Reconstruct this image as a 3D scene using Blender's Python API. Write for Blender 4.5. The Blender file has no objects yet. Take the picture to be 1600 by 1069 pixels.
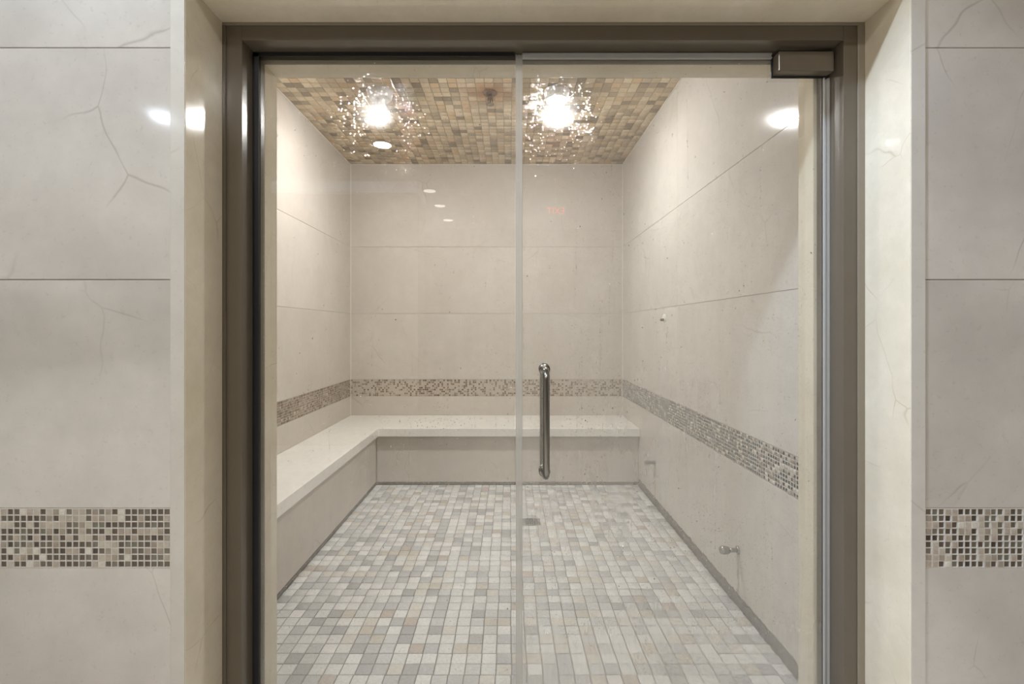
import bpy, bmesh, math, random
import numpy as np
from mathutils import Vector, Matrix

random.seed(7)
rng = np.random.default_rng(11)
sc = bpy.context.scene
C = sc.collection

# ------------------------------------------------------------------ camera, world, exposure
CAM_Z = 1.2
F = 726.0                                  # focal length in pixels of a 1600 px wide frame
cam_d = bpy.data.cameras.new('camera')
cam_d.sensor_width = 36.0
cam_d.lens = F / 1600 * 36
cam_d.shift_x = 3.0 / 1600
cam_d.shift_y = -19.5 / 1600
cam_d.clip_start = 0.02
cam = bpy.data.objects.new('camera', cam_d)
C.objects.link(cam)
cam.location = (0, 0, CAM_Z)
cam.rotation_euler = (math.pi / 2, 0, 0)
sc.camera = cam
w = bpy.data.worlds.new('world')
sc.world = w
w.use_nodes = True
w.node_tree.nodes['Background'].inputs[0].default_value = (0.9, 0.95, 1, 1)
w.node_tree.nodes['Background'].inputs[1].default_value = 0.05
sc.view_settings.view_transform = 'Standard'
sc.view_settings.look = 'None'
sc.view_settings.gamma = 1
sc.view_settings.use_curve_mapping = False
sc.view_settings.exposure = 0.0
sc.cycles.max_bounces = 14
sc.cycles.diffuse_bounces = 6
sc.cycles.transparent_max_bounces = 24
sc.cycles.caustics_reflective = False
sc.cycles.caustics_refractive = False
sc.cycles.sample_clamp_indirect = 0
BULB = 665.0                               # radiance of the two steam room bulbs
HALL = 490.0                               # radiance of the hall downlights
BULB_C = (1.0, 0.997, 0.99, 1)
HALL_C = (1.0, 0.975, 0.93, 1)
COOL_C = (0.84, 0.97, 1.13, 1)           # the cooler downlight near the steam room wall

# ------------------------------------------------------------------ sizes (metres; x right, y away, z up)
FRONT = 1.145        # hall face of the stone casing and tiles
FRAME = 1.294        # front of the bronze frame
GLASS = 1.350        # front of the glass
INNER = 1.454        # steam room face of the front wall
LX, RX, BY, CZ = -1.407, 0.994, 4.10, 2.658      # steam room
JL, JR, JT = -0.80, 0.986, 2.054                 # casing reveal
HZ = 2.72            # hall ceiling
HL, HR, HB = -3.2, 2.3, -4.4                     # hall

# ------------------------------------------------------------------ material helpers
def mat(name):
    m = bpy.data.materials.new(name)
    m.use_nodes = True
    nt = m.node_tree
    for n in list(nt.nodes):
        nt.nodes.remove(n)
    out = nt.nodes.new('ShaderNodeOutputMaterial')
    return m, nt, out

def N(nt, t, **kw):
    n = nt.nodes.new(t)
    for k, v in kw.items():
        if k in n.inputs.keys():
            n.inputs[k].default_value = v
        else:
            setattr(n, k, v)
    return n

def L(nt, a, b):
    nt.links.new(a, b)

def math_n(nt, op, a, b=None, c=None, clamp=False):
    n = nt.nodes.new('ShaderNodeMath')
    n.operation = op
    n.use_clamp = clamp
    for i, v in enumerate((a, b, c)):
        if v is None:
            continue
        if isinstance(v, (int, float)):
            n.inputs[i].default_value = v
        else:
            nt.links.new(v, n.inputs[i])
    return n.outputs[0]

def ramp(nt, src, stops, interp='LINEAR'):
    r = nt.nodes.new('ShaderNodeValToRGB')
    r.color_ramp.interpolation = interp
    e = r.color_ramp.elements
    while len(e) < len(stops):
        e.new(0.5)
    for el, (p, c) in zip(e, stops):
        el.position = p
        el.color = tuple(c) + (1,) if len(c) == 3 else c
    nt.links.new(src, r.inputs[0])
    return r.outputs[0]

def mixc(nt, fac, a, b, mode='MIX'):
    n = nt.nodes.new('ShaderNodeMix')
    n.data_type = 'RGBA'
    n.blend_type = mode
    for sock, v in ((n.inputs[0], fac), (n.inputs[6], a), (n.inputs[7], b)):
        if isinstance(v, (int, float)):
            sock.default_value = v
        elif isinstance(v, tuple):
            sock.default_value = v if len(v) == 4 else v + (1,)
        else:
            nt.links.new(v, sock)
    return n.outputs[2]

def coords(nt, per_object=True):
    """local coordinates, shifted by a random amount per object so that alike pieces differ"""
    tc = nt.nodes.new('ShaderNodeTexCoord')
    if not per_object:
        return tc.outputs['Object']
    oi = nt.nodes.new('ShaderNodeObjectInfo')
    cx = nt.nodes.new('ShaderNodeCombineXYZ')
    for i, k in enumerate((37.0, 71.0, 53.0)):
        nt.links.new(math_n(nt, 'MULTIPLY', oi.outputs['Random'], k), cx.inputs[i])
    ad = nt.nodes.new('ShaderNodeVectorMath')
    nt.links.new(tc.outputs['Object'], ad.inputs[0])
    nt.links.new(cx.outputs[0], ad.inputs[1])
    return ad.outputs[0]

def noise(nt, vec, scale, detail=4, rough=0.55, out=0):
    n = N(nt, 'ShaderNodeTexNoise')
    n.inputs['Scale'].default_value = scale
    n.inputs['Detail'].default_value = detail
    n.inputs['Roughness'].default_value = rough
    nt.links.new(vec, n.inputs['Vector'])
    return n.outputs[out]

def stretch(nt, vec, s):
    m = nt.nodes.new('ShaderNodeMapping')
    m.inputs['Scale'].default_value = s
    nt.links.new(vec, m.inputs['Vector'])
    return m.outputs[0]

def marble(name, c1, c2, vein, rough=0.2, vein_amt=0.55, scale=1.0, per_object=True, stains=None, spec=0.5):
    m, nt, out = mat(name)
    p = N(nt, 'ShaderNodeBsdfPrincipled')
    vec = coords(nt, per_object)
    big = noise(nt, vec, 1.8 * scale, 6, 0.6)
    fine = noise(nt, vec, 16 * scale, 5, 0.65)
    base = mixc(nt, ramp(nt, big, [(0.34, (0, 0, 0)), (0.64, (1, 1, 1))]), c1, c2)
    spk = noise(nt, vec, 70 * scale, 3, 0.7)
    base = mixc(nt, math_n(nt, 'MULTIPLY', ramp(nt, spk, [(0.60, (0, 0, 0)), (0.72, (1, 1, 1))]), 0.16), base, vein)
    base = mixc(nt, math_n(nt, 'MULTIPLY', ramp(nt, fine, [(0.35, (0, 0, 0)), (0.7, (1, 1, 1))]), 0.28), base, tuple(x * 0.74 for x in c2))
    # thin broken veins: edges of distorted cells, kept only where a mask lets them
    dn = noise(nt, vec, 2.2 * scale, 3, 0.55, out=1)
    sub = nt.nodes.new('ShaderNodeVectorMath'); sub.operation = 'SUBTRACT'
    L(nt, dn, sub.inputs[0]); sub.inputs[1].default_value = (0.5, 0.5, 0.5)
    sm = nt.nodes.new('ShaderNodeVectorMath'); sm.operation = 'SCALE'
    L(nt, sub.outputs[0], sm.inputs[0]); sm.inputs['Scale'].default_value = 0.17 / scale
    ad = nt.nodes.new('ShaderNodeVectorMath')
    L(nt, vec, ad.inputs[0]); L(nt, sm.outputs[0], ad.inputs[1])
    vo = N(nt, 'ShaderNodeTexVoronoi'); vo.feature = 'DISTANCE_TO_EDGE'
    vo.inputs['Scale'].default_value = 2.6 * scale
    L(nt, stretch(nt, ad.outputs[0], (1, 1, 0.7)), vo.inputs['Vector'])
    line = ramp(nt, vo.outputs['Distance'], [(0.0, (1, 1, 1)), (0.0062, (0, 0, 0))])
    mask = ramp(nt, noise(nt, vec, 3.4 * scale, 2), [(0.50, (0, 0, 0)), (0.64, (1, 1, 1))])
    f = math_n(nt, 'MULTIPLY', line, mask)
    f = math_n(nt, 'MULTIPLY', f, vein_amt)
    base = mixc(nt, f, base, vein)
    if stains:
        base = stains(nt, base)
    L(nt, base, p.inputs['Base Color'])
    rr = math_n(nt, 'MULTIPLY_ADD', big, 0.10, rough - 0.05)
    L(nt, rr, p.inputs['Roughness'])
    p.inputs['Specular IOR Level'].default_value = spec
    bump = N(nt, 'ShaderNodeBump'); bump.inputs['Strength'].default_value = 0.04
    bump.inputs['Distance'].default_value = 0.002
    L(nt, noise(nt, vec, 5, 2), bump.inputs['Height']); L(nt, bump.outputs[0], p.inputs['Normal'])
    L(nt, p.outputs[0], out.inputs[0])
    return m

def plain(name, col, rough=0.5, metal=0.0, bump=0.0, bscale=60, var=0.0):
    m, nt, out = mat(name)
    p = N(nt, 'ShaderNodeBsdfPrincipled')
    vec = coords(nt, False)
    n = noise(nt, vec, bscale, 4)
    L(nt, mixc(nt, math_n(nt, 'MULTIPLY', n, var), tuple(col), tuple(x * 0.45 for x in col)), p.inputs['Base Color'])
    p.inputs['Roughness'].default_value = rough
    p.inputs['Metallic'].default_value = metal
    if bump:
        b = N(nt, 'ShaderNodeBump'); b.inputs['Strength'].default_value = bump
        b.inputs['Distance'].default_value = 0.003
        L(nt, n, b.inputs['Height']); L(nt, b.outputs[0], p.inputs['Normal'])
    L(nt, p.outputs[0], out.inputs[0])
    return m

def tile_mat(name, stops, rough, source, grain=0.25, rust=None, spec=0.5):
    """small tiles: one colour per tile, from the object's random number or a per-face value"""
    m, nt, out = mat(name)
    p = N(nt, 'ShaderNodeBsdfPrincipled')
    if source == 'object':
        v = nt.nodes.new('ShaderNodeObjectInfo').outputs['Random']
    else:
        a = nt.nodes.new('ShaderNodeAttribute'); a.attribute_name = 'tone'
        v = a.outputs['Fac']
    col = ramp(nt, v, stops, 'CONSTANT')
    g = nt.nodes.new('ShaderNodeNewGeometry')
    n1 = noise(nt, g.outputs['Position'], 95, 5, 0.7)
    n2 = noise(nt, stretch(nt, g.outputs['Position'], (1, 1, 1)), 22, 3)
    k = ramp(nt, n1, [(0.35, (0.62, 0.60, 0.57)), (0.66, (1.12, 1.12, 1.12))])
    col = mixc(nt, grain, col, mixc(nt, 1.0, col, k, 'MULTIPLY'))
    col = mixc(nt, math_n(nt, 'MULTIPLY', n2, 0.18), col, (0.30, 0.26, 0.20))
    if rust:
        col = rust(nt, g.outputs['Position'], col)
    L(nt, col, p.inputs['Base Color'])
    p.inputs['Roughness'].default_value = rough
    p.inputs['Specular IOR Level'].default_value = spec
    L(nt, p.outputs[0], out.inputs[0])
    return m

def emit(name, col, strength):
    m, nt, out = mat(name)
    e = N(nt, 'ShaderNodeEmission')
    e.inputs[0].default_value = col
    e.inputs[1].default_value = strength
    L(nt, e.outputs[0], out.inputs[0])
    return m

def thin_glass(name, tint=(0.972, 0.974, 0.966, 1), gain=2.1):
    m, nt, out = mat(name)
    tr = N(nt, 'ShaderNodeBsdfTransparent'); tr.inputs[0].default_value = tint
    gl = N(nt, 'ShaderNodeBsdfGlossy'); gl.inputs['Roughness'].default_value = 0.0
    lw = N(nt, 'ShaderNodeFresnel'); lw.inputs['IOR'].default_value = 1.5
    g = nt.nodes.new('ShaderNodeNewGeometry')
    front = math_n(nt, 'SUBTRACT', 1.0, g.outputs['Backfacing'])
    f = math_n(nt, 'MULTIPLY', math_n(nt, 'MULTIPLY', lw.outputs[0], front), gain, clamp=True)
    mx = N(nt, 'ShaderNodeMixShader')
    L(nt, f, mx.inputs[0]); L(nt, tr.outputs[0], mx.inputs[1]); L(nt, gl.outputs[0], mx.inputs[2])
    L(nt, mx.outputs[0], out.inputs[0])
    return m

# ------------------------------------------------------------------ materials
BEIGE1, BEIGE2, VEIN = (0.44, 0.405, 0.365), (0.60, 0.56, 0.51), (0.16, 0.12, 0.085)

def drip_stains(nt, base):
    """mineral and rust runs below the two steam outlets"""
    g = nt.nodes.new('ShaderNodeNewGeometry')
    sx = nt.nodes.new('ShaderNodeSeparateXYZ'); L(nt, g.outputs['Position'], sx.inputs[0])
    wob = math_n(nt, 'MULTIPLY_ADD', noise(nt, g.outputs['Position'], 14, 3), 0.03, -0.015)
    fac = None
    for (y0, z0, wdt, z1) in ((2.025, 0.225, 0.017, 0.03), (3.19, 0.27, 0.011, 0.05)):
        d = math_n(nt, 'ABSOLUTE', math_n(nt, 'SUBTRACT', math_n(nt, 'ADD', sx.outputs['Y'], wob), y0))
        a = math_n(nt, 'SUBTRACT', 1.0, math_n(nt, 'DIVIDE', d, wdt), clamp=True)
        b = math_n(nt, 'LESS_THAN', sx.outputs['Z'], z0)
        v = math_n(nt, 'MULTIPLY', a, b)
        fac = v if fac is None else math_n(nt, 'MAXIMUM', fac, v)
    br = ramp(nt, noise(nt, stretch(nt, g.outputs['Position'], (1, 1, 0.25)), 90, 3), [(0.3, (0.25, 0.25, 0.25)), (0.6, (1, 1, 1))])
    fac = math_n(nt, 'MULTIPLY', math_n(nt, 'MULTIPLY', fac, br), 0.80)
    return mixc(nt, fac, base, (0.16, 0.13, 0.075))

def sprinkler_rust(nt, pos, col):
    sub = nt.nodes.new('ShaderNodeVectorMath'); sub.operation = 'DISTANCE'
    L(nt, pos, sub.inputs[0]); sub.inputs[1].default_value = (-0.122, 2.86, CZ)
    d = math_n(nt, 'ADD', sub.outputs['Value'], math_n(nt, 'MULTIPLY_ADD', noise(nt, pos, 28, 4), 0.13, -0.065))
    f = ramp(nt, d, [(0.03, (0.95, 0.95, 0.95)), (0.09, (0.6, 0.6, 0.6)), (0.19, (0, 0, 0))])
    return mixc(nt, f, col, (0.30, 0.13, 0.035))

M = {}
M['hall_tile'] = marble('hall_tile', BEIGE1, BEIGE2, VEIN, 0.085, 0.36, spec=0.75)
M['facing'] = marble('facing', (0.53, 0.50, 0.45), (0.59, 0.555, 0.50), VEIN, 0.12, 0.4, spec=0.4)
M['room_tile'] = marble('room_tile', (0.53, 0.475, 0.415), (0.59, 0.54, 0.48), VEIN, 0.42, 0.3, spec=0.25)
M['room_tile_stained_lit'] = marble('room_tile_stained_lit', (0.565, 0.525, 0.47), (0.625, 0.59, 0.54), VEIN, 0.10, 0.3, spec=0.18, stains=drip_stains)  # lighter tile colour stands in for stronger lamp light on the right wall
M['casing'] = marble('casing', (0.66, 0.585, 0.445), (0.75, 0.675, 0.54), (0.34, 0.23, 0.12), 0.08, 0.4, 1.7)
M['bench_stone'] = marble('bench_stone', (0.79, 0.775, 0.725), (0.84, 0.825, 0.78), (0.42, 0.36, 0.28), 0.25, 0.25, 1.4)
M['grout_beige'] = plain('grout_beige', (0.40, 0.345, 0.28), 0.9, var=0.4)
M['grout_light'] = plain('grout_light', (0.60, 0.565, 0.51), 0.85, var=0.2)
M['grout_band'] = plain('grout_band', (0.47, 0.41, 0.335), 0.85, var=0.2)
M['grout_floor'] = plain('grout_floor', (0.25, 0.235, 0.21), 0.9, var=0.6, bscale=30)
M['grout_ceiling'] = plain('grout_ceiling', (0.36, 0.29, 0.20), 0.9, var=0.4, bscale=30)
M['caulk'] = plain('caulk', (0.72, 0.66, 0.57), 0.6)
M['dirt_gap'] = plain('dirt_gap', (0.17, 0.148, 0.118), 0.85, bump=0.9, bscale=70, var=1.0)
M['bronze'] = plain('bronze', (0.125, 0.102, 0.074), 0.20, 0.0, var=0.2, bscale=18)
M['bronze_light'] = plain('bronze_light', (0.25, 0.215, 0.165), 0.4, 0.1, var=0.2)
M['rubber'] = plain('rubber', (0.012, 0.013, 0.014), 0.45)
M['steel'] = plain('steel', (0.25, 0.24, 0.22), 0.27, 1.0)
M['chrome'] = plain('chrome', (0.33, 0.315, 0.285), 0.25, 1.0, var=0.6, bscale=120)
M['rusty'] = plain('rusty', (0.16, 0.085, 0.04), 0.6, 0.5, bump=0.5, bscale=160, var=0.7)
M['white_trim'] = plain('white_trim', (0.72, 0.71, 0.67), 0.4)
M['white_paint'] = plain('white_paint', (0.70, 0.70, 0.69), 0.6)
M['hall_floor'] = plain('hall_floor', (0.58, 0.56, 0.525), 0.25, var=0.4, bscale=3)  # raised to a pale tone so the floor bounces light onto jamb and soffit
M['brown_panel'] = plain('brown_panel', (0.10, 0.065, 0.04), 0.35, var=0.5, bscale=6)
M['drain'] = plain('drain', (0.20, 0.20, 0.20), 0.4, 0.8, var=0.5)
M['bulb'] = emit('bulb', BULB_C, BULB)
M['downlight'] = emit('downlight', HALL_C, HALL)
M['downlight_dim'] = emit('downlight_dim', COOL_C, HALL * 0.60)
M['downlight_low'] = emit('downlight_low', HALL_C, HALL * 0.012)
M['downlight_far'] = emit('downlight_far', COOL_C, HALL * 0.10)
M['sign_red'] = emit('sign_red', (1, 0.05, 0.03, 1), 5.0)
M['glass'] = thin_glass('glass')
M['jar'] = thin_glass('jar', (0.97, 0.97, 0.97, 1), 1.2)

FLOOR_STOPS = [(0.0, (0.67, 0.68, 0.675)), (0.24, (0.57, 0.58, 0.585)), (0.44, (0.73, 0.735, 0.73)), (0.62, (0.48, 0.49, 0.50)),
               (0.76, (0.62, 0.60, 0.555)), (0.85, (0.39, 0.395, 0.40)), (0.93, (0.54, 0.505, 0.445)), (0.98, (0.48, 0.425, 0.38))]
CEIL_STOPS = [(0.0, (0.61, 0.49, 0.34)), (0.25, (0.51, 0.40, 0.27)), (0.45, (0.68, 0.57, 0.41)), (0.62, (0.38, 0.305, 0.21)),
              (0.76, (0.58, 0.42, 0.25)), (0.84, (0.26, 0.205, 0.14)), (0.93, (0.48, 0.39, 0.28))]
STONE_STOPS = [(0.0, (0.43, 0.365, 0.30)), (0.4, (0.33, 0.275, 0.22)), (0.68, (0.50, 0.445, 0.37)), (0.90, (0.64, 0.60, 0.53))]
GLASS_STOPS = [(0.0, (0.095, 0.066, 0.045)), (0.4, (0.14, 0.11, 0.078)), (0.62, (0.175, 0.16, 0.12)), (0.86, (0.05, 0.034, 0.024))]
BAND_STOPS = [(0.0, (0.19, 0.125, 0.075)), (0.30, (0.28, 0.21, 0.14)), (0.50, (0.12, 0.078, 0.048)), (0.66, (0.38, 0.30, 0.22)),
              (0.84, (0.55, 0.48, 0.39)), (0.93, (0.33, 0.24, 0.165))]
for src in ('object', 'face'):
    M['floor_' + src] = tile_mat('floor_' + src, FLOOR_STOPS, 0.45, src, 0.45)
    M['ceil_' + src] = tile_mat('ceil_' + src, CEIL_STOPS, 0.5, src, 0.5, rust=sprinkler_rust)
M['stone_piece'] = tile_mat('stone_piece', STONE_STOPS, 0.35, 'object', 0.5)
M['mixed_piece'] = tile_mat('mixed_piece', [(0.0, (0.095, 0.066, 0.045)), (0.25, (0.16, 0.13, 0.09)), (0.62, (0.43, 0.365, 0.30)), (0.80, (0.33, 0.275, 0.22)), (0.92, (0.60, 0.55, 0.48))], 0.25, 'face', 0.4)
M['glass_piece'] = tile_mat('glass_piece', GLASS_STOPS, 0.12, 'object', 0.15)
M['band_face'] = tile_mat('band_face', BAND_STOPS, 0.25, 'face', 0.3)

M['band_pale'] = tile_mat('band_pale', [(0.0, (0.24, 0.19, 0.14)), (0.22, (0.34, 0.29, 0.22)), (0.40, (0.17, 0.13, 0.095)), (0.52, (0.55, 0.49, 0.41)),
                          (0.72, (0.66, 0.61, 0.53)), (0.9, (0.44, 0.37, 0.29))], 0.25, 'face', 0.3)

# ------------------------------------------------------------------ geometry helpers
def link(name, me, m=None, parent=None, loc=None, rot=None):
    o = bpy.data.objects.new(name, me)
    C.objects.link(o)
    if m is not None and len(me.materials) == 0:
        me.materials.append(m)
    if parent is not None:
        o.parent = parent
    if loc is not None:
        o.location = loc
    if rot is not None:
        o.rotation_euler = rot
    return o

def tag(o, label=None, cat=None, group=None, kind=None):
    for k, v in (('label', label), ('category', cat), ('group', group), ('kind', kind)):
        if v:
            o[k] = v
    return o

def empty(name, loc=(0, 0, 0), rot=None):
    o = bpy.data.objects.new(name, None)
    C.objects.link(o)
    o.location = loc
    o.empty_display_size = 0.05
    if rot is not None:
        o.rotation_euler = rot
    return o

def bm_box(bm, x0, x1, y0, y1, z0, z1, bev=0.0):
    r = bmesh.ops.create_cube(bm, size=1.0)
    bmesh.ops.scale(bm, verts=r['verts'], vec=(x1 - x0, y1 - y0, z1 - z0))
    bmesh.ops.translate(bm, verts=r['verts'], vec=((x0 + x1) / 2, (y0 + y1) / 2, (z0 + z1) / 2))
    if bev:
        es = list({e for v in r['verts'] for e in v.link_edges})
        bmesh.ops.bevel(bm, geom=es, offset=bev, segments=2, affect='EDGES', profile=0.5)

def box(name, ext, m, parent=None, bev=0.0, boxes=None):
    bm = bmesh.new()
    for e in (boxes or [ext]):
        bm_box(bm, *e, bev=bev)
    me = bpy.data.meshes.new(name)
    bm.to_mesh(me); bm.free()
    return link(name, me, m, parent)

def prism(name, poly, z0, z1, m, parent=None, bev=0.0):
    bm = bmesh.new()
    vs = [bm.verts.new((x, y, z0)) for x, y in poly]
    f = bm.faces.new(vs)
    r = bmesh.ops.extrude_face_region(bm, geom=[f])
    bmesh.ops.translate(bm, verts=[v for v in r['geom'] if isinstance(v, bmesh.types.BMVert)], vec=(0, 0, z1 - z0))
    bmesh.ops.recalc_face_normals(bm, faces=bm.faces)
    if bev:
        bmesh.ops.bevel(bm, geom=list(bm.edges), offset=bev, segments=2, affect='EDGES', profile=0.5)
    me = bpy.data.meshes.new(name)
    bm.to_mesh(me); bm.free()
    return link(name, me, m, parent)

def lathe_mesh(name, prof, segs=28, smooth=True):
    """profile of (radius, z) turned about z"""
    bm = bmesh.new()
    rings = []
    for r, z in prof:
        if r < 1e-6:
            rings.append([bm.verts.new((0, 0, z))])
        else:
            rings.append([bm.verts.new((r * math.cos(2 * math.pi * k / segs), r * math.sin(2 * math.pi * k / segs), z)) for k in range(segs)])
    for a, b in zip(rings, rings[1:]):
        for k in range(segs):
            k2 = (k + 1) % segs
            if len(a) == 1 and len(b) > 1:
                bm.faces.new((a[0], b[k2], b[k]))
            elif len(b) == 1 and len(a) > 1:
                bm.faces.new((a[k], a[k2], b[0]))
            elif len(a) > 1:
                bm.faces.new((a[k], a[k2], b[k2], b[k]))
    bmesh.ops.recalc_face_normals(bm, faces=bm.faces)
    me = bpy.data.meshes.new(name)
    bm.to_mesh(me); bm.free()
    if smooth:
        for p in me.polygons:
            p.use_smooth = True
    return me

def tube_mesh(name, pts, rad, segs=20):
    """round tube along a polyline in the plane x = const"""
    bm = bmesh.new()
    rings = []
    n = len(pts)
    for i, p in enumerate(pts):
        p = Vector(p)
        t = (Vector(pts[min(i + 1, n - 1)]) - Vector(pts[max(i - 1, 0)])).normalized()
        u = Vector((1, 0, 0))
        v = t.cross(u).normalized()
        rings.append([bm.verts.new(p + rad * (math.cos(2 * math.pi * k / segs) * u + math.sin(2 * math.pi * k / segs) * v)) for k in range(segs)])
    for a, b in zip(rings, rings[1:]):
        for k in range(segs):
            bm.faces.new((a[k], a[(k + 1) % segs], b[(k + 1) % segs], b[k]))
    bm.faces.new(rings[0][::-1]); bm.faces.new(rings[-1])
    bmesh.ops.recalc_face_normals(bm, faces=bm.faces)
    me = bpy.data.meshes.new(name)
    bm.to_mesh(me); bm.free()
    for p in me.polygons:
        p.use_smooth = len(p.vertices) == 4
    return me

# A tile faces -y in its own frame: back at y = 0, front at y = -t, edges chamfered by c
def tile_arrays(wd, ht, t, c):
    a, b = wd / 2, ht / 2
    v = []
    for (x, z, y) in ((a, b, 0), (a, b, -t + c), (a - c, b - c, -t)):
        v += [(-x, y, -z), (x, y, -z), (x, y, z), (-x, y, z)]
    f = [(8, 9, 10, 11)]
    for k in range(4):
        k2 = (k + 1) % 4
        f.append((k, k2, 4 + k2, 4 + k))
        f.append((4 + k, 4 + k2, 8 + k2, 8 + k))
    return np.array(v), np.array(f)

TILE_CACHE = {}
def tile_mesh(wd, ht, t, c, m):
    key = (round(wd, 4), round(ht, 4), t, c, m.name)
    if key not in TILE_CACHE:
        v, f = tile_arrays(wd, ht, t, c)
        me = bpy.data.meshes.new('tile')
        me.from_pydata(v.tolist(), [], f.tolist())
        me.materials.append(m)
        TILE_CACHE[key] = me
    return TILE_CACHE[key]

ROT = {'front': (0, 0, 0), 'left': (0, 0, math.pi / 2), 'right': (0, 0, -math.pi / 2),
       'floor': (-math.pi / 2, 0, 0), 'ceiling': (math.pi / 2, 0, 0)}

def raw_mesh(name, verts, faces, mats, tones=None, mat_idx=None):
    """quads from arrays"""
    me = bpy.data.meshes.new(name)
    me.vertices.add(len(verts))
    me.vertices.foreach_set('co', np.asarray(verts, dtype=np.float32).ravel())
    faces = np.asarray(faces, dtype=np.int32)
    k = faces.shape[1]
    me.loops.add(faces.size)
    me.loops.foreach_set('vertex_index', faces.ravel())
    me.polygons.add(len(faces))
    me.polygons.foreach_set('loop_start', np.arange(0, faces.size, k, dtype=np.int32))
    for m in mats:
        me.materials.append(m)
    if mat_idx is not None:
        me.polygons.foreach_set('material_index', np.asarray(mat_idx, dtype=np.int32))
    if tones is not None:
        at = me.attributes.new('tone', 'FLOAT', 'FACE')
        at.data.foreach_set('value', np.asarray(tones, dtype=np.float32))
    me.update(calc_edges=True)
    me.validate()
    return me

def tiles_stuff(name, items, face, m, parent):
    """items: (centre, w, h, t, spin) -> one mesh of chamfered tiles"""
    R = Matrix.Identity(3)
    from mathutils import Euler
    R = np.array(Euler(ROT[face]).to_matrix())
    V, Fs, T = [], [], []
    off = 0
    for (c, wd, ht, t, sp) in items:
        v, f = tile_arrays(wd, ht, t, min(0.0016, t * 0.6))
        if sp:
            cs, sn = math.cos(sp), math.sin(sp)
            v = np.stack([v[:, 0] * cs - v[:, 2] * sn, v[:, 1], v[:, 0] * sn + v[:, 2] * cs], 1)
        V.append(v @ R.T + np.array(c)); Fs.append(f + off); off += len(v)
        T += [rng.random()] * len(f)
    me = raw_mesh(name, np.concatenate(V), np.concatenate(Fs), [m], T)
    o = link(name, me, None, parent)
    o['kind'] = 'stuff'
    return o

def px(x, y, z):
    return 797 + F * x / y, 515 - F * (z - CAM_Z) / y

def structure(o, label):
    return tag(o, label, None, None, 'structure')

# ------------------------------------------------------------------ steam room shell
TT = 0.004          # how far tiles stand proud of the backing
wl = structure(box('wall_left', (LX - 0.12, LX - TT, INNER, BY + 0.1, 0, CZ), M['grout_beige']), 'left inner wall of the steam room clad in large beige tiles')
wr = structure(box('wall_right', (RX + TT, RX + 0.12, INNER, BY + 0.1, 0, CZ), M['grout_beige']), 'right inner wall of the steam room with two pipe outlets')
wb = structure(box('wall_back', (LX - TT, RX + TT, BY + TT, BY + 0.1, 0, CZ), M['grout_beige']), 'back wall of the steam room behind the stone bench')
floor = structure(box('floor', (LX, RX, FRAME, BY, -0.08, -0.003), M['grout_floor']), 'steam room floor of small pale tumbled stone tiles')
ceil = structure(box('ceiling', (LX - 0.1, RX + 0.1, INNER, BY + 0.1, CZ + 0.003, CZ + 0.08), M['grout_ceiling']), 'steam room ceiling of small tan tumbled stone tiles')

ROWS_ROOM = [(0.045, 0.612), (0.759, 1.341), (1.341, 1.929), (1.929, CZ)]
G = 0.0019           # horizontal joint
GU = 0.0007          # end joints are nearly closed
def big_tiles(parent, face, plane, u_edges, rows, m, skip=None):
    for i, (u0, u1) in enumerate(zip(u_edges, u_edges[1:])):
        for (z0, z1) in rows:
            wd, ht = abs(u1 - u0) - GU, z1 - z0 - G
            uc, zc = (u0 + u1) / 2, (z0 + z1) / 2
            c = {'front': (uc, plane + TT, zc), 'left': (plane - TT, uc, zc), 'right': (plane + TT, uc, zc)}[face]
            link('tile', tile_mesh(wd, ht, TT, 0.0008, m), None, parent, c, ROT[face])

big_tiles(wl, 'left', LX, [INNER, 2.72, BY], ROWS_ROOM[1:] , M['room_tile'])
big_tiles(wl, 'left', LX, [INNER, 2.72, BY], [(0.045, 0.612)], M['room_tile'])
big_tiles(wb, 'front', BY, [LX, 0.11, RX], ROWS_ROOM, M['room_tile'])
big_tiles(wr, 'right', RX, [INNER, 1.56, 2.76, BY], ROWS_ROOM, M['room_tile_stained_lit'])

def band(parent, face, plane, u0, u1, z0, z1, m='band_face', g='grout_band', pitch=0.0163):
    n = int((u1 - u0) / pitch)
    rows = 9
    pz = (z1 - z0) / rows
    pu = (u1 - u0) / n
    items = []
    for i in range(n):
        for j in range(rows):
            uc, zc = u0 + (i + 0.5) * pu, z0 + (j + 0.5) * pz
            t = TT - (0.0003 if random.random() < 0.45 else 0.002)
            c = {'front': (uc, plane + TT - 0.0004, zc), 'left': (plane - TT + 0.0004, uc, zc), 'right': (plane + TT - 0.0004, uc, zc)}[face]
            items.append((c, pu - 0.0022, pz - 0.0022, t, 0))
    tiles_stuff('mosaic_tile', items, face, M[m], parent)
    h = 0.0016
    e = {'front': (u0, u1, plane + h, plane + TT, z0 + 0.001, z1 - 0.001), 'left': (plane - TT, plane - h, u0, u1, z0 + 0.001, z1 - 0.001),
         'right': (plane + h, plane + TT, u0, u1, z0 + 0.001, z1 - 0.001)}[face]
    box('grout', e, M[g], parent)

band(wl, 'left', LX, INNER, BY, 0.613, 0.758)
band(wb, 'front', BY, LX, RX, 0.613, 0.758)
band(wr, 'right', RX, INNER, BY, 0.613, 0.758, 'band_pale', 'grout_light')
# pale silicone beads in the corners
B = 0.005
box('caulk_bead', (LX, LX + B, BY - B, BY, 0.443, CZ), M['caulk'], wb)
box('caulk_bead', (RX - B, RX, BY - B, BY, 0.443, CZ), M['caulk'], wb)
box('caulk_bead', (LX, RX, BY - B, BY, CZ - B, CZ), M['caulk'], wb)
box('caulk_bead', (LX, LX + B, INNER, BY, CZ - B, CZ), M['caulk'], wl)
box('caulk_bead', (RX - B, RX, INNER, BY, CZ - B, CZ), M['caulk'], wr)

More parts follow.
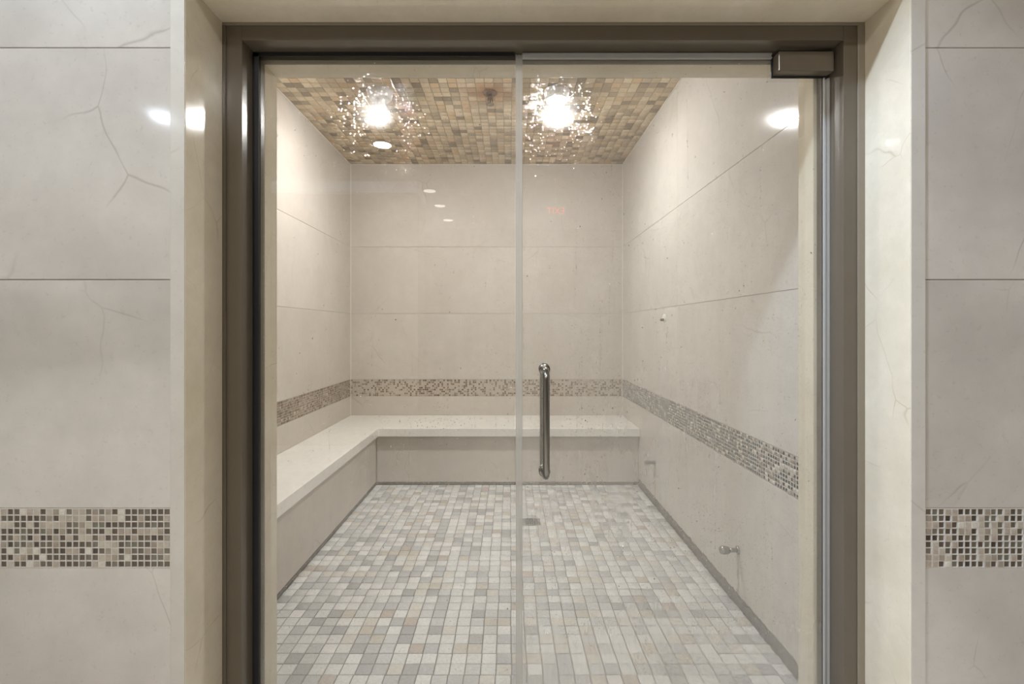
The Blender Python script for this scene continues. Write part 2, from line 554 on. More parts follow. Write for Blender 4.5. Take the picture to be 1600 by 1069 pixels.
# floor and ceiling mosaics: the nearest 300 tiles in view are parts, the rest one part
PITCH = 0.0540
def mosaic(parent, face, z, x0, x1, y0, y1, kind, dark_skip=None):
    nx, ny = int(round((x1 - x0) / PITCH)), int(round((y1 - y0) / PITCH))
    pxx, pyy = (x1 - x0) / nx, (y1 - y0) / ny
    seen, rest = [], []
    for j in range(ny):
        shift = random.uniform(-0.002, 0.002)
        for i in range(nx):
            x, y = x0 + (i + 0.5) * pxx, y0 + (j + 0.5) * pyy
            if dark_skip and dark_skip(x, y):
                continue
            wd = pxx - random.uniform(0.0020, 0.0038)
            ht = pyy - random.uniform(0.0020, 0.0038)
            it = ((x + shift, y + random.uniform(-0.0008, 0.0008)), wd, ht, random.uniform(0.0024, 0.0042), random.uniform(-0.018, 0.018))
            u, v = px(x, y, z)
            ok = 432 < u < 1240 and v < 1066 if face == 'floor' else 440 < u < 1060 and v > 124
            (seen if ok else rest).append(it)
    seen.sort(key=lambda q: q[0][1])
    near, far = seen[:300], seen[300:] + rest
    zb = z - 0.003 if face == 'floor' else z + 0.003
    sizes = [(0.0506, 0.0510), (0.0516, 0.0502), (0.0508, 0.0516), (0.0514, 0.0510)]
    for (c, wd, ht, t, sp) in near:
        s = random.choice(sizes)
        r = ROT[face]
        o = link('tile', tile_mesh(s[0], s[1], 0.0034, 0.0013, M[kind + '_object']), None, parent, (c[0], c[1], zb), (r[0], r[1], sp * 0.6))
    tiles_stuff('far_tiles', [((c[0], c[1], zb), wd, ht, t, sp) for (c, wd, ht, t, sp) in far], face, M[kind + '_face'], parent)

mosaic(floor, 'floor', 0.0, -1.035, RX - 0.006, INNER, 3.59, 'floor',
       lambda x, y: 0.085 < x < 0.193 and 2.845 < y < 2.955)
mosaic(ceil, 'ceiling', CZ, LX + B, RX - B, INNER, BY - B, 'ceil')
# dark dirty gap where the right wall and the floor meet
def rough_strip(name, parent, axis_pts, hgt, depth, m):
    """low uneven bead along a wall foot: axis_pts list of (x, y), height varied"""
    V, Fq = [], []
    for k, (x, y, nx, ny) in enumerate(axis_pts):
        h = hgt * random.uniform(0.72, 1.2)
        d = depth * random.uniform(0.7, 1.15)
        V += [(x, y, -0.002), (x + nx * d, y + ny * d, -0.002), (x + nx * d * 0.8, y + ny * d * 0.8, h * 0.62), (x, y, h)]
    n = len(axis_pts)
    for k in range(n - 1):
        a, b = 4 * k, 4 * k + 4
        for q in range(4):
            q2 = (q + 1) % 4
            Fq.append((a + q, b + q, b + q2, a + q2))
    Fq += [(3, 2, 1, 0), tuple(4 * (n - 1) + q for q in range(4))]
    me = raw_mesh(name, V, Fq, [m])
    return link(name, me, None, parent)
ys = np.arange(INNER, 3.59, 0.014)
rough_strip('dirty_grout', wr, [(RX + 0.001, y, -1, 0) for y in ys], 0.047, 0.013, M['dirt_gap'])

# ------------------------------------------------------------------ front wall, stone casing
wfl = structure(box('wall_front_left', (HL, JL - 0.036 + 0.0, FRONT + 0.0045, INNER, 0, HZ), M['grout_beige']), 'pale tiled hall wall beside the fixed glass panel, crossed by a mosaic band')
wfr = structure(box('wall_front_right', (JR + 0.036, HR, FRONT + 0.0045, INNER, 0, HZ), M['grout_beige']), 'browner tiled hall wall beside the door hinge, crossed by a mosaic band')
wft = structure(box('wall_front_top', (JL - 0.036, JR + 0.036, FRONT + 0.0045, INNER, JT + 0.036, HZ), M['grout_beige']), 'tiled hall wall above the stone casing of the steam room')
HP = FRONT + 0.0005
ROWS_HALL = [(0.013, 0.612), (0.759, 1.323), (1.323, 1.895), (1.895, 2.495), (2.495, HZ)]
big_tiles(wfl, 'front', HP, [HL, -2.03, JL - 0.036], ROWS_HALL, M['hall_tile'])
big_tiles(wfr, 'front', HP, [JR + 0.036, 2.21, HR], ROWS_HALL, M['hall_tile'])
big_tiles(wft, 'front', HP, [JL - 0.036, 0.35, JR + 0.036], [(JT + 0.036, 2.495), (2.495, HZ)], M['hall_tile'])

def hall_band(parent, x0, x1, xs_from):
    """chunky mosaic: proud stone pieces and recessed glass pieces between raised grout lines"""
    z0, z1 = 0.613, 0.758
    rows, p = 9, (0.758 - 0.613) / 9
    n = int((x1 - x0) / p)
    start = x0 if xs_from == 'left' else x1 - n * p
    back = HP + TT
    far = []
    for i in range(n):
        for j in range(rows):
            x, z = start + (i + 0.5) * p, z0 + (j + 0.5) * p
            u, v = px(x, HP, z)
            if not -8 < u < 1608:
                far.append(((x, back, z), 0.0135, 0.0135, 0.0046 if random.random() < 0.38 else 0.0012, 0))
                continue
            if random.random() < 0.38:
                me = tile_mesh(0.0134, 0.0134, 0.0046, 0.0007, M['stone_piece'])
            else:
                me = tile_mesh(0.0136, 0.0136, 0.0012, 0.0004, M['glass_piece'])
            link('mosaic_tile', me, None, parent, (x, back, z))
    tiles_stuff('far_tiles', far, 'front', M['mixed_piece'], parent)
    bars = []
    for i in range(n + 1):
        bars.append((start + i * p - 0.00115, start + i * p + 0.00115, back - 0.0038, back, z0, z1))
    for j in range(rows + 1):
        bars.append((start, start + n * p, back - 0.0037, back, z0 + j * p - 0.00115, z0 + j * p + 0.00115))
    bars.append((start, start + n * p, back - 0.0004, back, z0, z1))
    box('grout', None, M['grout_light'], parent, boxes=bars)

hall_band(wfl, HL + 0.02, JL - 0.038, 'right')
hall_band(wfr, JR + 0.038, HR - 0.001, 'left')

CT = 0.036
t1 = structure(box('trim_1', (JL - CT, JL, FRONT, FRAME + 0.02, 0, JT + CT), M['casing'], bev=0.0015), 'cream marble jamb beside the fixed glass panel')
t2 = structure(box('trim_2', (JR, JR + CT, FRONT, FRAME + 0.02, 0, JT + CT), M['casing'], bev=0.0015), 'cream marble jamb on the hinge side, lit brightly')
for (x0, x1, par) in ((JL - CT, JL - 0.001, t1), (JR + 0.001, JR + CT, t2)):
    box('facing_strip', (x0, x1, FRONT - 0.0022, FRONT - 0.0002, 0.002, JT + CT), M['facing'], par, bev=0.0008)
t3 = structure(box('trim_3', (JL, JR, FRONT, FRAME + 0.02, JT, JT + CT), M['casing'], bev=0.0015), 'cream marble head lining over the bronze frame')
t4 = structure(box('trim_4', (JL - CT, -0.732, 1.387, INNER + 0.006, 0, 1.990), M['casing'], bev=0.0015), 'narrow cream stone reveal behind the fixed glass panel')
t5 = structure(box('trim_5', (0.905, JR + CT, 1.387, INNER + 0.006, 0, 1.990), M['casing'], bev=0.0015), 'narrow cream stone reveal behind the hinged edge of the door')
t6 = structure(box('trim_6', (JL - CT, JR + CT, 1.387, INNER + 0.006, 1.990, JT + CT), M['casing'], bev=0.0015), 'cream stone head reveal seen through the glass')
# solid wall above, between casing and steam room ceiling, and beside the reveals
structure(box('wall_inner_top', (LX - 0.1, RX + 0.1, INNER - 0.05, INNER, JT + CT, CZ), M['grout_beige']), 'beige wall strip over the door on the steam side')

# ------------------------------------------------------------------ bronze frame
FL, FR, FT = -0.747, 0.929, 2.006
fr = structure(empty('trim_7', (0.09, FRAME, 0)), 'dark bronze painted metal frame around the glass')
def fbox(name, ext, m, bev=0.0012, boxes=None):
    o = box(name, ext, m, None, bev, boxes)
    o.parent = fr
    o.matrix_parent_inverse = Matrix.Translation((-0.09, -FRAME, 0))
    return o
fbox('frame_post', None, M['bronze'], boxes=[(JL, FL, FRAME, 1.386, 0, JT), (FL - 0.002, FL + 0.015, 1.364, 1.386, 0, JT)])
fbox('frame_post', None, M['bronze'], boxes=[(FR, JR, FRAME, 1.386, 0, JT), (0.914, FR + 0.002, 1.364, 1.386, 0, JT)])
fbox('frame_head', None, M['bronze'], boxes=[(FL, FR, FRAME, 1.386, FT, JT), (FL, FR, 1.364, 1.386, 1.990, FT + 0.002)])
fbox('sealant_bead', (JL, JL + 0.010, FRAME - 0.004, FRAME, 0, JT - 0.008), M['bronze'])
fbox('sealant_bead', (JR - 0.020, JR, FRAME - 0.004, FRAME, 0, JT - 0.008), M['bronze_light'])
fbox('sealant_bead', (JL, JR, FRAME - 0.004, FRAME, JT - 0.008, JT), M['bronze_light'])
fbox('rubber_gasket', None, M['rubber'], boxes=[(FL, FL + 0.019, 1.347, GLASS, 0.01, FT - 0.003), (FL, 0.014, 1.347, GLASS, FT - 0.0135, FT - 0.001)], bev=0.001)

# ------------------------------------------------------------------ glass with condensation
def fog_mat(name, base, streak, low_top, edge_x=None):
    """thin film of condensation on the room side of the glass: scatters the lamp light"""
    m, nt, out = mat(name)
    g = nt.nodes.new('ShaderNodeNewGeometry')
    sx = nt.nodes.new('ShaderNodeSeparateXYZ'); L(nt, g.outputs['Position'], sx.inputs[0])
    v1 = noise(nt, stretch(nt, g.outputs['Position'], (26, 1, 1.3)), 1.0, 4, 0.6)
    v2 = noise(nt, g.outputs['Position'], 3.2, 4, 0.6)
    s = ramp(nt, math_n(nt, 'MULTIPLY_ADD', v2, 0.55, math_n(nt, 'MULTIPLY', v1, 0.5)), [(0.40, (0, 0, 0)), (0.66, (1, 1, 1))])
    f = math_n(nt, 'MULTIPLY_ADD', s, streak, base)
    low = math_n(nt, 'MULTIPLY', math_n(nt, 'SUBTRACT', low_top, sx.outputs['Z']), 2.6, clamp=True)
    f = math_n(nt, 'MULTIPLY_ADD', low, 0.22, f)
    # clearer high up, where the glass has run dry
    hi = ramp(nt, sx.outputs['Z'], [(0.0, (1, 1, 1)), (0.62, (1, 1, 1)), (0.85, (0.30, 0.30, 0.30))])
    zz = math_n(nt, 'DIVIDE', sx.outputs['Z'], 2.0)
    L(nt, zz, hi.node.inputs[0])
    f = math_n(nt, 'MULTIPLY', f, hi)
    if edge_x is not None:
        e = math_n(nt, 'MULTIPLY', math_n(nt, 'SUBTRACT', sx.outputs['X'], edge_x), 2.2, clamp=True)
        f = math_n(nt, 'MULTIPLY_ADD', e, 0.18, f)
    f = math_n(nt, 'MINIMUM', f, 0.6)
    tr = N(nt, 'ShaderNodeBsdfTransparent')
    tl = N(nt, 'ShaderNodeBsdfTranslucent'); tl.inputs[0].default_value = (0.93, 0.925, 0.905, 1)
    df = N(nt, 'ShaderNodeBsdfDiffuse'); df.inputs[0].default_value = (0.93, 0.925, 0.905, 1)
    a = N(nt, 'ShaderNodeMixShader'); a.inputs[0].default_value = 0.35
    L(nt, tl.outputs[0], a.inputs[1]); L(nt, df.outputs[0], a.inputs[2])
    b = N(nt, 'ShaderNodeMixShader')
    L(nt, f, b.inputs[0]); L(nt, tr.outputs[0], b.inputs[1]); L(nt, a.outputs[0], b.inputs[2])
    rf = N(nt, 'ShaderNodeBsdfRefraction'); rf.inputs['IOR'].default_value = 1.04; rf.inputs['Roughness'].default_value = 0.9
    c = N(nt, 'ShaderNodeMixShader'); c.inputs[0].default_value = 0.010 + 0.06 * base
    L(nt, b.outputs[0], c.inputs[1]); L(nt, rf.outputs[0], c.inputs[2])
    L(nt, c.outputs[0], out.inputs[0])
    return m

def drop_mat():
    m, nt, out = mat('water_drop')
    g = N(nt, 'ShaderNodeBsdfGlass'); g.inputs['IOR'].default_value = 1.33; g.inputs['Roughness'].default_value = 0.0
    L(nt, g.outputs[0], out.inputs[0])
    return m
M['drop'] = drop_mat()
M['fog_fixed'] = fog_mat('fog_fixed', 0.02, 0.05, 0.36, -0.22)
M['fog_door'] = fog_mat('fog_door', 0.175, 0.09, 0.40)

def smooth_field(n=40):
    g = rng.random((n, n))
    for _ in range(2):
        g = (g + np.roll(g, 1, 0) + np.roll(g, -1, 0) + np.roll(g, 1, 1) + np.roll(g, -1, 1)) / 5
    g = (g - g.min()) / (g.max() - g.min())
    return g

def drops(x0, x1, z0, z1, y, n_small, n_runs, rmax):
    """low domes of water on the glass, single ones and runs that trickled down"""
    fld = smooth_field()
    P = []
    while len(P) < n_small:
        x, z = rng.uniform(x0, x1), rng.uniform(z0, z1)
        d = fld[int((x - x0) / (x1 - x0) * 39.99), int((z - z0) / (z1 - z0) * 39.99)]
        if rng.random() < 0.12 + 1.0 * d ** 2:
            r = min(rmax, 0.00055 + rng.exponential(0.00032))
            P.append((x, z, r, r * rng.uniform(0.9, 1.7)))
    for _ in range(n_runs):
        x, z = rng.uniform(x0 + 0.01, x1 - 0.01), rng.uniform(z0 + 0.4, z1)
        ln = rng.uniform(0.05, 0.32)
        zz = z
        while zz > max(z - ln, z0):
            x += rng.normal(0, 0.0006)
            r = rng.uniform(0.0005, 0.0011)
            P.append((min(max(x, x0), x1), zz, r, r * rng.uniform(1.4, 4.0)))
            zz -= rng.uniform(0.003, 0.014)
    P = np.array(P)
    k = 6
    ang = np.arange(k) * 2 * math.pi / k
    n = len(P)
    V = np.zeros((n, 3 * k + 2, 3))
    for ring, (s, h) in enumerate(((1.0, 0.004), (0.70, 0.15), (1.0, 0.0))):
        V[:, ring * k:(ring + 1) * k, 0] = P[:, 0:1] + P[:, 2:3] * s * np.cos(ang)
        V[:, ring * k:(ring + 1) * k, 1] = y + P[:, 2:3] * h
        V[:, ring * k:(ring + 1) * k, 2] = P[:, 1:2] + P[:, 3:4] * s * np.sin(ang)
    V[:, 3 * k, :] = np.stack([P[:, 0], y + P[:, 2] * 0.21, P[:, 1]], 1)
    V[:, 3 * k + 1, :] = np.stack([P[:, 0], np.full(n, y), P[:, 1]], 1)
    f = []
    for q in range(k):
        q2 = (q + 1) % k
        f += [(q2, q, k + q), (q2, k + q, k + q2), (k + q2, k + q, 3 * k), (2 * k + q, 2 * k + q2, 3 * k + 1)]
    Fq = (np.array(f)[None] + (np.arange(n) * (3 * k + 2))[:, None, None]).reshape(-1, 3)
    return V.reshape(-1, 3), Fq

def condensation(parent, x0, x1, z0, z1, y, fog, n_small, n_runs, rmax):
    V, Fq = drops(x0 + 0.004, x1 - 0.004, z0, z1 - 0.004, y + 0.0004, n_small, n_runs, rmax)
    me = raw_mesh('water_drops', V, Fq, [M['drop']])
    me.polygons.foreach_set('use_smooth', np.ones(len(Fq), dtype=bool))
    o = link('water_drops', me, None, parent); o['kind'] = 'stuff'
    # the film itself
    me = bpy.data.meshes.new('condensation_film')
    me.from_pydata([(x0, y + 0.0002, z0), (x1, y + 0.0002, z0), (x1, y + 0.0002, z1), (x0, y + 0.0002, z1)], [], [(0, 1, 2, 3)])
    o = link('condensation_film', me, fog, parent); o['kind'] = 'stuff'

win = structure(empty('window_1'), 'fixed clear glass panel of the steam room front, wet with condensation')
box('glass_pane', (FL + 0.004, 0.014, GLASS, GLASS + 0.010, 0.01, FT - 0.003), M['glass'], win)
condensation(win, FL + 0.014, 0.014, 0.012, 1.990, GLASS + 0.0102, M['fog_fixed'], 11000, 20, 0.0024)

door = structure(empty('door_1'), 'hinged clear glass door with a steel pull handle, fogged over')
DX0, DX1 = 0.036, 0.921
box('glass_pane', (DX0, DX1, GLASS, GLASS + 0.010, 0.012, 1.998), M['glass'], door)
condensation(door, DX0, DX1 - 0.008, 0.014, 1.985, GLASS + 0.0102, M['fog_door'], 20000, 60, 0.0020)

# clear vinyl seals
def vinyl(name, clear):
    m, nt, out = mat(name)
    p = N(nt, 'ShaderNodeBsdfPrincipled')
    p.inputs['Base Color'].default_value = (0.66, 0.655, 0.635, 1)
    p.inputs['Roughness'].default_value = 0.18
    tl = N(nt, 'ShaderNodeBsdfTranslucent'); tl.inputs[0].default_value = (0.80, 0.795, 0.78, 1)
    tr = N(nt, 'ShaderNodeBsdfTransparent'); tr.inputs[0].default_value = (0.97, 0.97, 0.96, 1)
    a = N(nt, 'ShaderNodeMixShader'); a.inputs[0].default_value = 0.5
    L(nt, p.outputs[0], a.inputs[1]); L(nt, tl.outputs[0], a.inputs[2])
    b = N(nt, 'ShaderNodeMixShader'); b.inputs[0].default_value = clear
    L(nt, a.outputs[0], b.inputs[1]); L(nt, tr.outputs[0], b.inputs[2])
    L(nt, b.outputs[0], out.inputs[0])
    return m
M['vinyl'] = vinyl('vinyl', 0.52)
M['vinyl_pale'] = vinyl('vinyl_pale', 0.12)
ribs = [(0.0165, 0.0355, GLASS + 0.0012, GLASS + 0.0088, 0.012, 1.998)]
for x in (0.0175, 0.0260, 0.0345):
    ribs.append((x - 0.0013, x + 0.0013, GLASS - 0.0022, GLASS + 0.0122, 0.012, 1.998))
tag(box('edge_seal', None, M['vinyl'], door, boxes=ribs), 'clear ribbed vinyl seal along the closing edge')
tb = [(DX0, 0.758, GLASS - 0.004, GLASS - 0.0004, 1.984, 2.0), (DX0, 0.758, GLASS - 0.0065, GLASS - 0.004, 1.9965, 2.0), (DX0, 0.758, GLASS - 0.0065, GLASS - 0.004, 1.9850, 1.9880)]
box('top_seal', None, M['vinyl_pale'], door, boxes=tb)
sb = [(0.9215, 0.9275, GLASS - 0.002, GLASS + 0.012, 0.012, 1.93), (0.9085, 0.9125, GLASS - 0.004, GLASS - 0.0005, 0.012, 1.93)]
box('hinge_seal', None, M['vinyl_pale'], door, boxes=sb)
hp = box('hinge_patch', None, M['bronze'], door, bev=0.002,
         boxes=[(0.762, 0.919, 1.318, GLASS - 0.0006, 1.934, 1.990), (0.762, 0.919, GLASS + 0.0106, 1.356, 1.934, 1.990)])
tag(box('hinge_gasket', None, M['rubber'], door,
        boxes=[(0.757, 0.921, GLASS - 0.004, GLASS - 0.0002, 1.929, 1.996)]), 'thin black gasket around the bronze hinge patch')

# pull handle: one bar on each side of the glass
ph_x, zt, zb_, R_ = 0.100, 1.085, 0.788, 0.026
def bar_path(y_glass, y_out):
    s = 1 if y_out > y_glass else -1
    pts = [(ph_x, y_glass, zb_)]
    for k in range(9):
        a = math.pi / 2 * k / 8
        pts.append((ph_x, y_out - s * R_ + s * R_ * math.sin(a), zb_ + R_ - R_ * math.cos(a)))
    pts2 = [(p[0], p[1], zt + zb_ - p[2]) for p in reversed(pts)]
    return pts + pts2
h1 = tag(link('pull_handle', tube_mesh('pull_handle', bar_path(GLASS - 0.001, 1.283), 0.0098), M['steel'], door), 'round brushed steel pull bar on the hall side')
h2 = tag(link('inner_pull_handle', tube_mesh('inner_pull_handle', bar_path(GLASS + 0.0112, 1.409), 0.0098), M['steel'], door), 'steel pull bar on the steam room side of the glass')
for z in (zt, zb_):
    ro = link('rosette', lathe_mesh('rosette', [(0, 0), (0.0165, 0), (0.0165, 0.004), (0.0145, 0.006), (0, 0.006)], 24), M['steel'], h1, (ph_x, GLASS - 0.0003, z), (math.pi / 2, 0, 0))
    ro = link('rosette', lathe_mesh('rosette', [(0, 0), (0.0165, 0), (0.0165, 0.004), (0.0145, 0.006), (0, 0.006)], 24), M['steel'], h2, (ph_x, GLASS + 0.0115, z), (-math.pi / 2, 0, 0))

# ------------------------------------------------------------------ bench
bench = tag(empty('bench', (-0.2, 3.8, 0)), 'L-shaped cream stone slab bench on a beige tiled base', 'bench')
binv = Matrix.Translation((0.2, -3.8, 0))
def bpart(o):
    o.parent = bench
    o.matrix_parent_inverse = binv
    return o
bpart(prism('seat_slab', [(LX + 0.001, INNER + 0.008), (-1.007, INNER + 0.008), (-1.007, 3.55), (RX - 0.001, 3.55), (RX - 0.001, BY - 0.001), (LX + 0.001, BY - 0.001)],
            0.381, 0.443, M['bench_stone'], bev=0.003))
base = bpart(prism('base', [(LX + 0.001, INNER + 0.008), (-1.035 - TT, INNER + 0.008), (-1.035 - TT, 3.59 + TT), (RX - 0.001, 3.59 + TT), (RX - 0.001, BY - 0.001), (LX + 0.001, BY - 0.001)],
                   0.0, 0.381, M['grout_beige']))
def riser(face, u0, u1):
    wd = u1 - u0 - GU
    uc, zc, ht = (u0 + u1) / 2, (0.022 + 0.380) / 2, 0.358
    c = (uc, 3.59 + TT, zc) if face == 'front' else (-1.035 - TT, uc, zc)
    bpart(link('riser_tile', tile_mesh(wd, ht, TT, 0.0008, M['room_tile']), None, None, c, ROT[face]))
for a, b in ((-1.035, -0.78), (-0.78, 0.41), (0.41, RX - 0.001)):
    riser('front', a, b)
for a, b in ((INNER + 0.008, 2.44), (2.44, 3.59)):
    riser('left', a, b)
bpart(box('caulk_bead', (-1.035, -1.030, 3.625, 3.59, 0.02, 0.381), M['caulk']))
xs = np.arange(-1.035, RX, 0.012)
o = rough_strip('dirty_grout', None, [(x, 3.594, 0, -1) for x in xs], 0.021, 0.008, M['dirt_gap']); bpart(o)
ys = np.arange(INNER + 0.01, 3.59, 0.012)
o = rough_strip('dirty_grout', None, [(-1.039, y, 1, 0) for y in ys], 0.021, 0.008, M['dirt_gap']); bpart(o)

# ------------------------------------------------------------------ steam room fittings
def steam_light(x, y, label):
    t = tag(empty('ceiling_light', (x, y, CZ)), label, 'light', 'steam room ceiling lights')
    link('collar', lathe_mesh('collar', [(0, 0.0), (0.076, 0.0), (0.078, -0.010), (0.072, -0.040), (0.062, -0.052), (0, -0.052)]), M['white_trim'], t)
    link('reflector', lathe_mesh('reflector', [(0.030, -0.052), (0.032, -0.080), (0.050, -0.125), (0.060, -0.150), (0.060, -0.166), (0.055, -0.166), (0.053, -0.150), (0, -0.150)]), M['white_trim'], t)
    link('lens', lathe_mesh('lens', [(0.0535, -0.152), (0.0530, -0.161), (0.048, -0.175), (0.038, -0.186), (0.022, -0.193), (0, -0.196)], 24), M['bulb'], t)
    return t
steam_light(-0.795, 2.84, 'lit steam room ceiling light seen through the fixed glass panel')
steam_light(0.285, 2.84, 'lit steam room ceiling light seen through the glass door')

sp = tag(empty('sprinkler', (-0.122, 2.86, CZ)), 'rusty sprinkler head on the tan tiled ceiling', 'sprinkler')
sp.scale = (1.4, 1.4, 1.4)
link('escutcheon', lathe_mesh('escutcheon', [(0, 0), (0.030, 0), (0.031, -0.004), (0.020, -0.011), (0.012, -0.012), (0, -0.012)]), M['rusty'], sp)
link('nozzle_body', lathe_mesh('nozzle_body', [(0, -0.012), (0.010, -0.012), (0.010, -0.024), (0.007, -0.028), (0, -0.028)], 16), M['rusty'], sp)
bm = bmesh.new()
for s in (-1, 1):
    bm_box(bm, s * 0.009 - 0.002, s * 0.009 + 0.002, -0.003, 0.003, -0.048, -0.022)
bm_box(bm, -0.011, 0.011, -0.003, 0.003, -0.051, -0.047)
me = bpy.data.meshes.new('frame_arms'); bm.to_mesh(me); bm.free()
link('frame_arms', me, M['rusty'], sp)
link('glass_bulb', lathe_mesh('glass_bulb', [(0, -0.028), (0.003, -0.030), (0.003, -0.045), (0, -0.047)], 12), M['chrome'], sp)
link('deflector', lathe_mesh('deflector', [(0, -0.051), (0.017, -0.051), (0.017, -0.053), (0, -0.0535)], 14, False), M['chrome'], sp)

def steam_outlet(y, z, s, ln, label, size_word):
    t = tag(empty('steam_outlet', (RX, y, z)), label, 'pipe outlet')
    r = (0, -math.pi / 2, 0)
    link('wall_flange', lathe_mesh('wall_flange', [(0, 0), (0.019 * s, 0), (0.019 * s, 0.004), (0.013 * s, 0.008), (0, 0.008)]), M['chrome'], t, None, r)
    link('pipe', lathe_mesh('pipe', [(0, 0.008), (0.0095 * s, 0.008), (0.0095 * s, ln * 0.55), (0, ln * 0.55)]), M['chrome'], t, None, r)
    link('nozzle', lathe_mesh('nozzle', [(0, ln * 0.5), (0.0135 * s, ln * 0.5), (0.0175 * s, ln * 0.62), (0.0185 * s, ln * 0.86), (0.015 * s, ln), (0.009 * s, ln), (0.008 * s, ln - 0.012), (0, ln - 0.012)]), M['chrome'], t, None, r)
    return t
steam_outlet(2.025, 0.238, 0.95, 0.078, 'steel steam outlet low on the inner wall, near the door, with a dark drip below', '')
steam_outlet(3.19, 0.285, 0.85, 0.066, 'small steel pipe outlet beside the end of the bench', '')
pr = tag(empty('wall_probe', (RX, 2.99, 1.274)), 'small steel sensor fitting high on the inner wall above the mosaic band', 'sensor')
link('back_plate', lathe_mesh('back_plate', [(0, 0), (0.026, 0), (0.026, 0.003), (0.023, 0.006), (0, 0.006)]), M['white_trim'], pr, None, (0, -math.pi / 2, 0))
link('probe_tip', lathe_mesh('probe_tip', [(0, 0.006), (0.009, 0.006), (0.009, 0.022), (0.005, 0.028), (0, 0.028)], 16), M['rusty'], pr, (0, 0, -0.012), (0, -math.pi / 2, 0))

dr = tag(empty('floor_drain', (0.139, 2.90, 0)), 'square steel drain grate set in the tiled floor behind the door', 'drain')
bars = [(-0.048, 0.048, -0.048, -0.041, -0.003, 0.0018), (-0.048, 0.048, 0.041, 0.048, -0.003, 0.0018), (-0.048, -0.041, -0.041, 0.041, -0.003, 0.0018), (0.041, 0.048, -0.041, 0.041, -0.003, 0.0018)]
box('rim', None, M['chrome'], dr, boxes=bars)
box('sump', (-0.041, 0.041, -0.041, 0.041, -0.0032, -0.0022), M['rubber'], dr)
for k in range(6):
    x = -0.041 + 0.082 * (k + 0.5) / 6
    box('bar', (x - 0.0036, x + 0.0036, -0.041, 0.041, -0.0022, 0.001), M['drain'], dr)

# ------------------------------------------------------------------ hall behind the camera (seen only in reflections)
structure(box('floor_hall', (HL, HR, HB, FRAME, -0.08, 0.0), M['hall_floor']), 'polished hall floor, made pale to bounce light up')
structure(box('ceiling_hall', (HL - 0.1, HR + 0.1, HB - 0.1, INNER, HZ, HZ + 0.08), M['white_paint']), 'white painted hall ceiling')
hwl = structure(box('wall_hall_left', (HL - 0.1, HL, HB - 0.1, INNER, 0, HZ), M['white_paint']), 'pale side wall of the hall')
structure(box('wall_hall_right', (HR, HR + 0.1, HB - 0.1, INNER, 0, HZ), M['grout_beige']), 'beige side wall of the hall')
structure(box('wall_hall_rear', (HL, HR, HB - 0.1, HB, 0, HZ), M['grout_beige']), 'beige end wall of the hall')
wp = structure(box('wall_hall_partition', (HL, -0.95, -2.5, -2.1, 0, 2.60), M['grout_beige']), 'beige partition in the hall behind the viewer')
structure(box('trim_8', (HL, -0.95, -2.52, -2.06, 2.60, HZ), M['white_paint']), 'white bulkhead above the hall partition')
M['bulkhead_glow'] = emit('bulkhead_glow', (0.86, 0.95, 1.0, 1), 0.9)  # added glow, since no lamp reaches the bulkhead face
structure(box('trim_10', (HL, -0.955, -2.055, -2.045, 2.615, 2.715), M['bulkhead_glow']), 'glowing strip added so the hall bulkhead shows in the glass')
structure(box('trim_9', (HL, HL + 0.03, -2.05, 0.5, 0.95, 1.45), M['brown_panel']), 'brown panel added on the hall side wall for a dark reflection')  # unseen, added to give the front tiles a dark reflected band
def downlight(x, y, label, z=HZ, m='downlight'):
    t = tag(empty('downlight', (x, y, z)), label, 'light', 'hall downlights')
    link('trim_ring', lathe_mesh('trim_ring', [(0.068, 0.0), (0.086, 0.0), (0.086, -0.003), (0.074, -0.006), (0.068, -0.003)]), M['white_trim'], t)
    link('lens', lathe_mesh('lens', [(0.070, -0.001), (0.068, -0.003), (0, -0.004)]), M[m], t)
downlight(-1.0, 0.60, 'hall downlight close to the steam room wall', m='downlight_dim')
sd = bpy.data.lights.new('beam', 'SPOT')        # the narrow beam of the downlight close to the wall
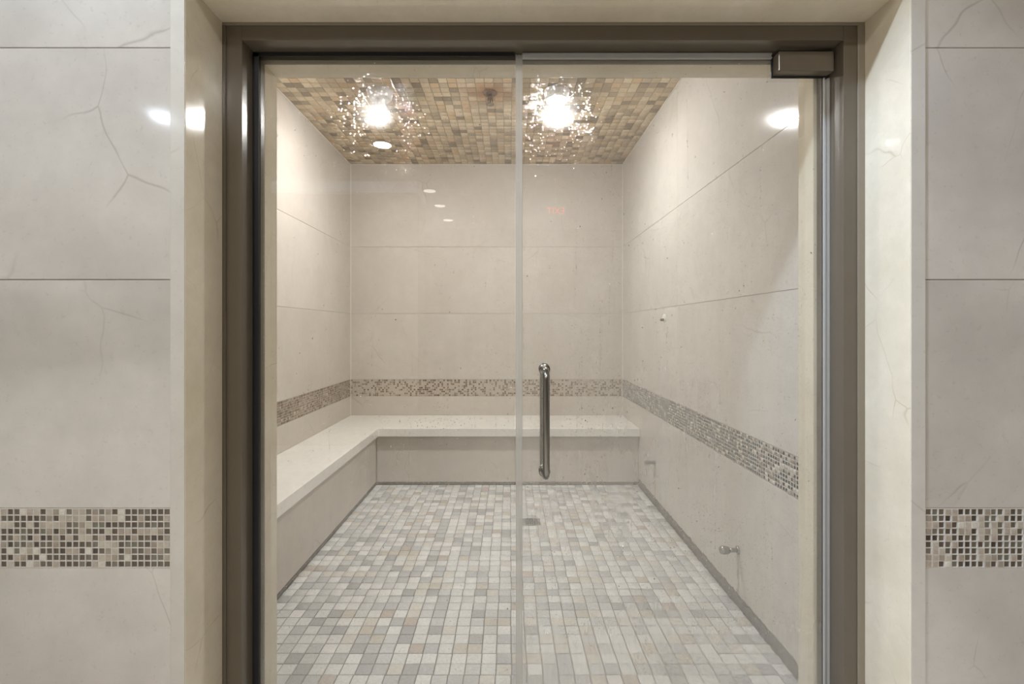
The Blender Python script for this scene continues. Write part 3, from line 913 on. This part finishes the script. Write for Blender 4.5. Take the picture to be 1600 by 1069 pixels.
sd.energy = 205; sd.spot_size = math.radians(46); sd.spot_blend = 0.6; sd.shadow_soft_size = 0.03; sd.color = (0.78, 0.95, 1.22)
so = bpy.data.objects.new('beam', sd); C.objects.link(so)
so.location = (-1.0, 0.60, HZ - 0.03)
so.rotation_euler = (Vector((0.99, 0.90, 1.15)) - so.location).to_track_quat('-Z', 'Y').to_euler()
for (x, y, e) in ((0.31, -0.38, 260), (-1.05, -1.12, 230), (-2.48, -1.03, 120)):   # spots added under the downlights so the floor bounces light to the soffit
    d2 = bpy.data.lights.new('floor_beam', 'SPOT')
    d2.energy = e; d2.spot_size = math.radians(84); d2.spot_blend = 0.8; d2.shadow_soft_size = 0.05; d2.color = HALL_C[:3]
    o2 = bpy.data.objects.new('floor_beam', d2); C.objects.link(o2)
    o2.location = (x, y, HZ - 0.05)
downlight(0.31, -0.38, 'fill downlight added above the viewer')  # added to light the left jamb and the right hall wall
downlight(-0.88, -2.39, 'hall downlight at the partition corner', m='downlight_low')
downlight(-1.05, -1.12, 'hall downlight reflected in the fixed glass panel')
downlight(-2.48, -1.03, 'hall downlight reflected in the tiled hall wall', m='downlight_far')
downlight(-0.86, -3.0, 'first hall downlight past the partition', m='downlight_low')
downlight(-0.86, -3.75, 'last hall downlight by the end wall', m='downlight_low')

sg = tag(empty('exit_sign', (0.49, -2.3, 2.47)), 'red lit exit sign hanging in the hall', 'sign')
box('sign_case', (-0.11, 0.11, -0.02, 0.02, -0.06, 0.06), M['white_trim'], sg, bev=0.003)
box('hanger', (-0.012, 0.012, -0.012, 0.012, 0.06, HZ - 2.47), M['white_trim'], sg)
fc = bpy.data.curves.new('lettering', 'FONT')
fc.body = 'EXIT'; fc.size = 0.095; fc.align_x = 'CENTER'; fc.align_y = 'CENTER'; fc.extrude = 0.001
fo = bpy.data.objects.new('lettering_source', fc)
lm = bpy.data.meshes.new_from_object(fo)
bpy.data.objects.remove(fo)
lm.materials.clear()
link('lettering', lm, M['sign_red'], sg, (0, 0.0215, 0), (math.pi / 2, 0, math.pi))
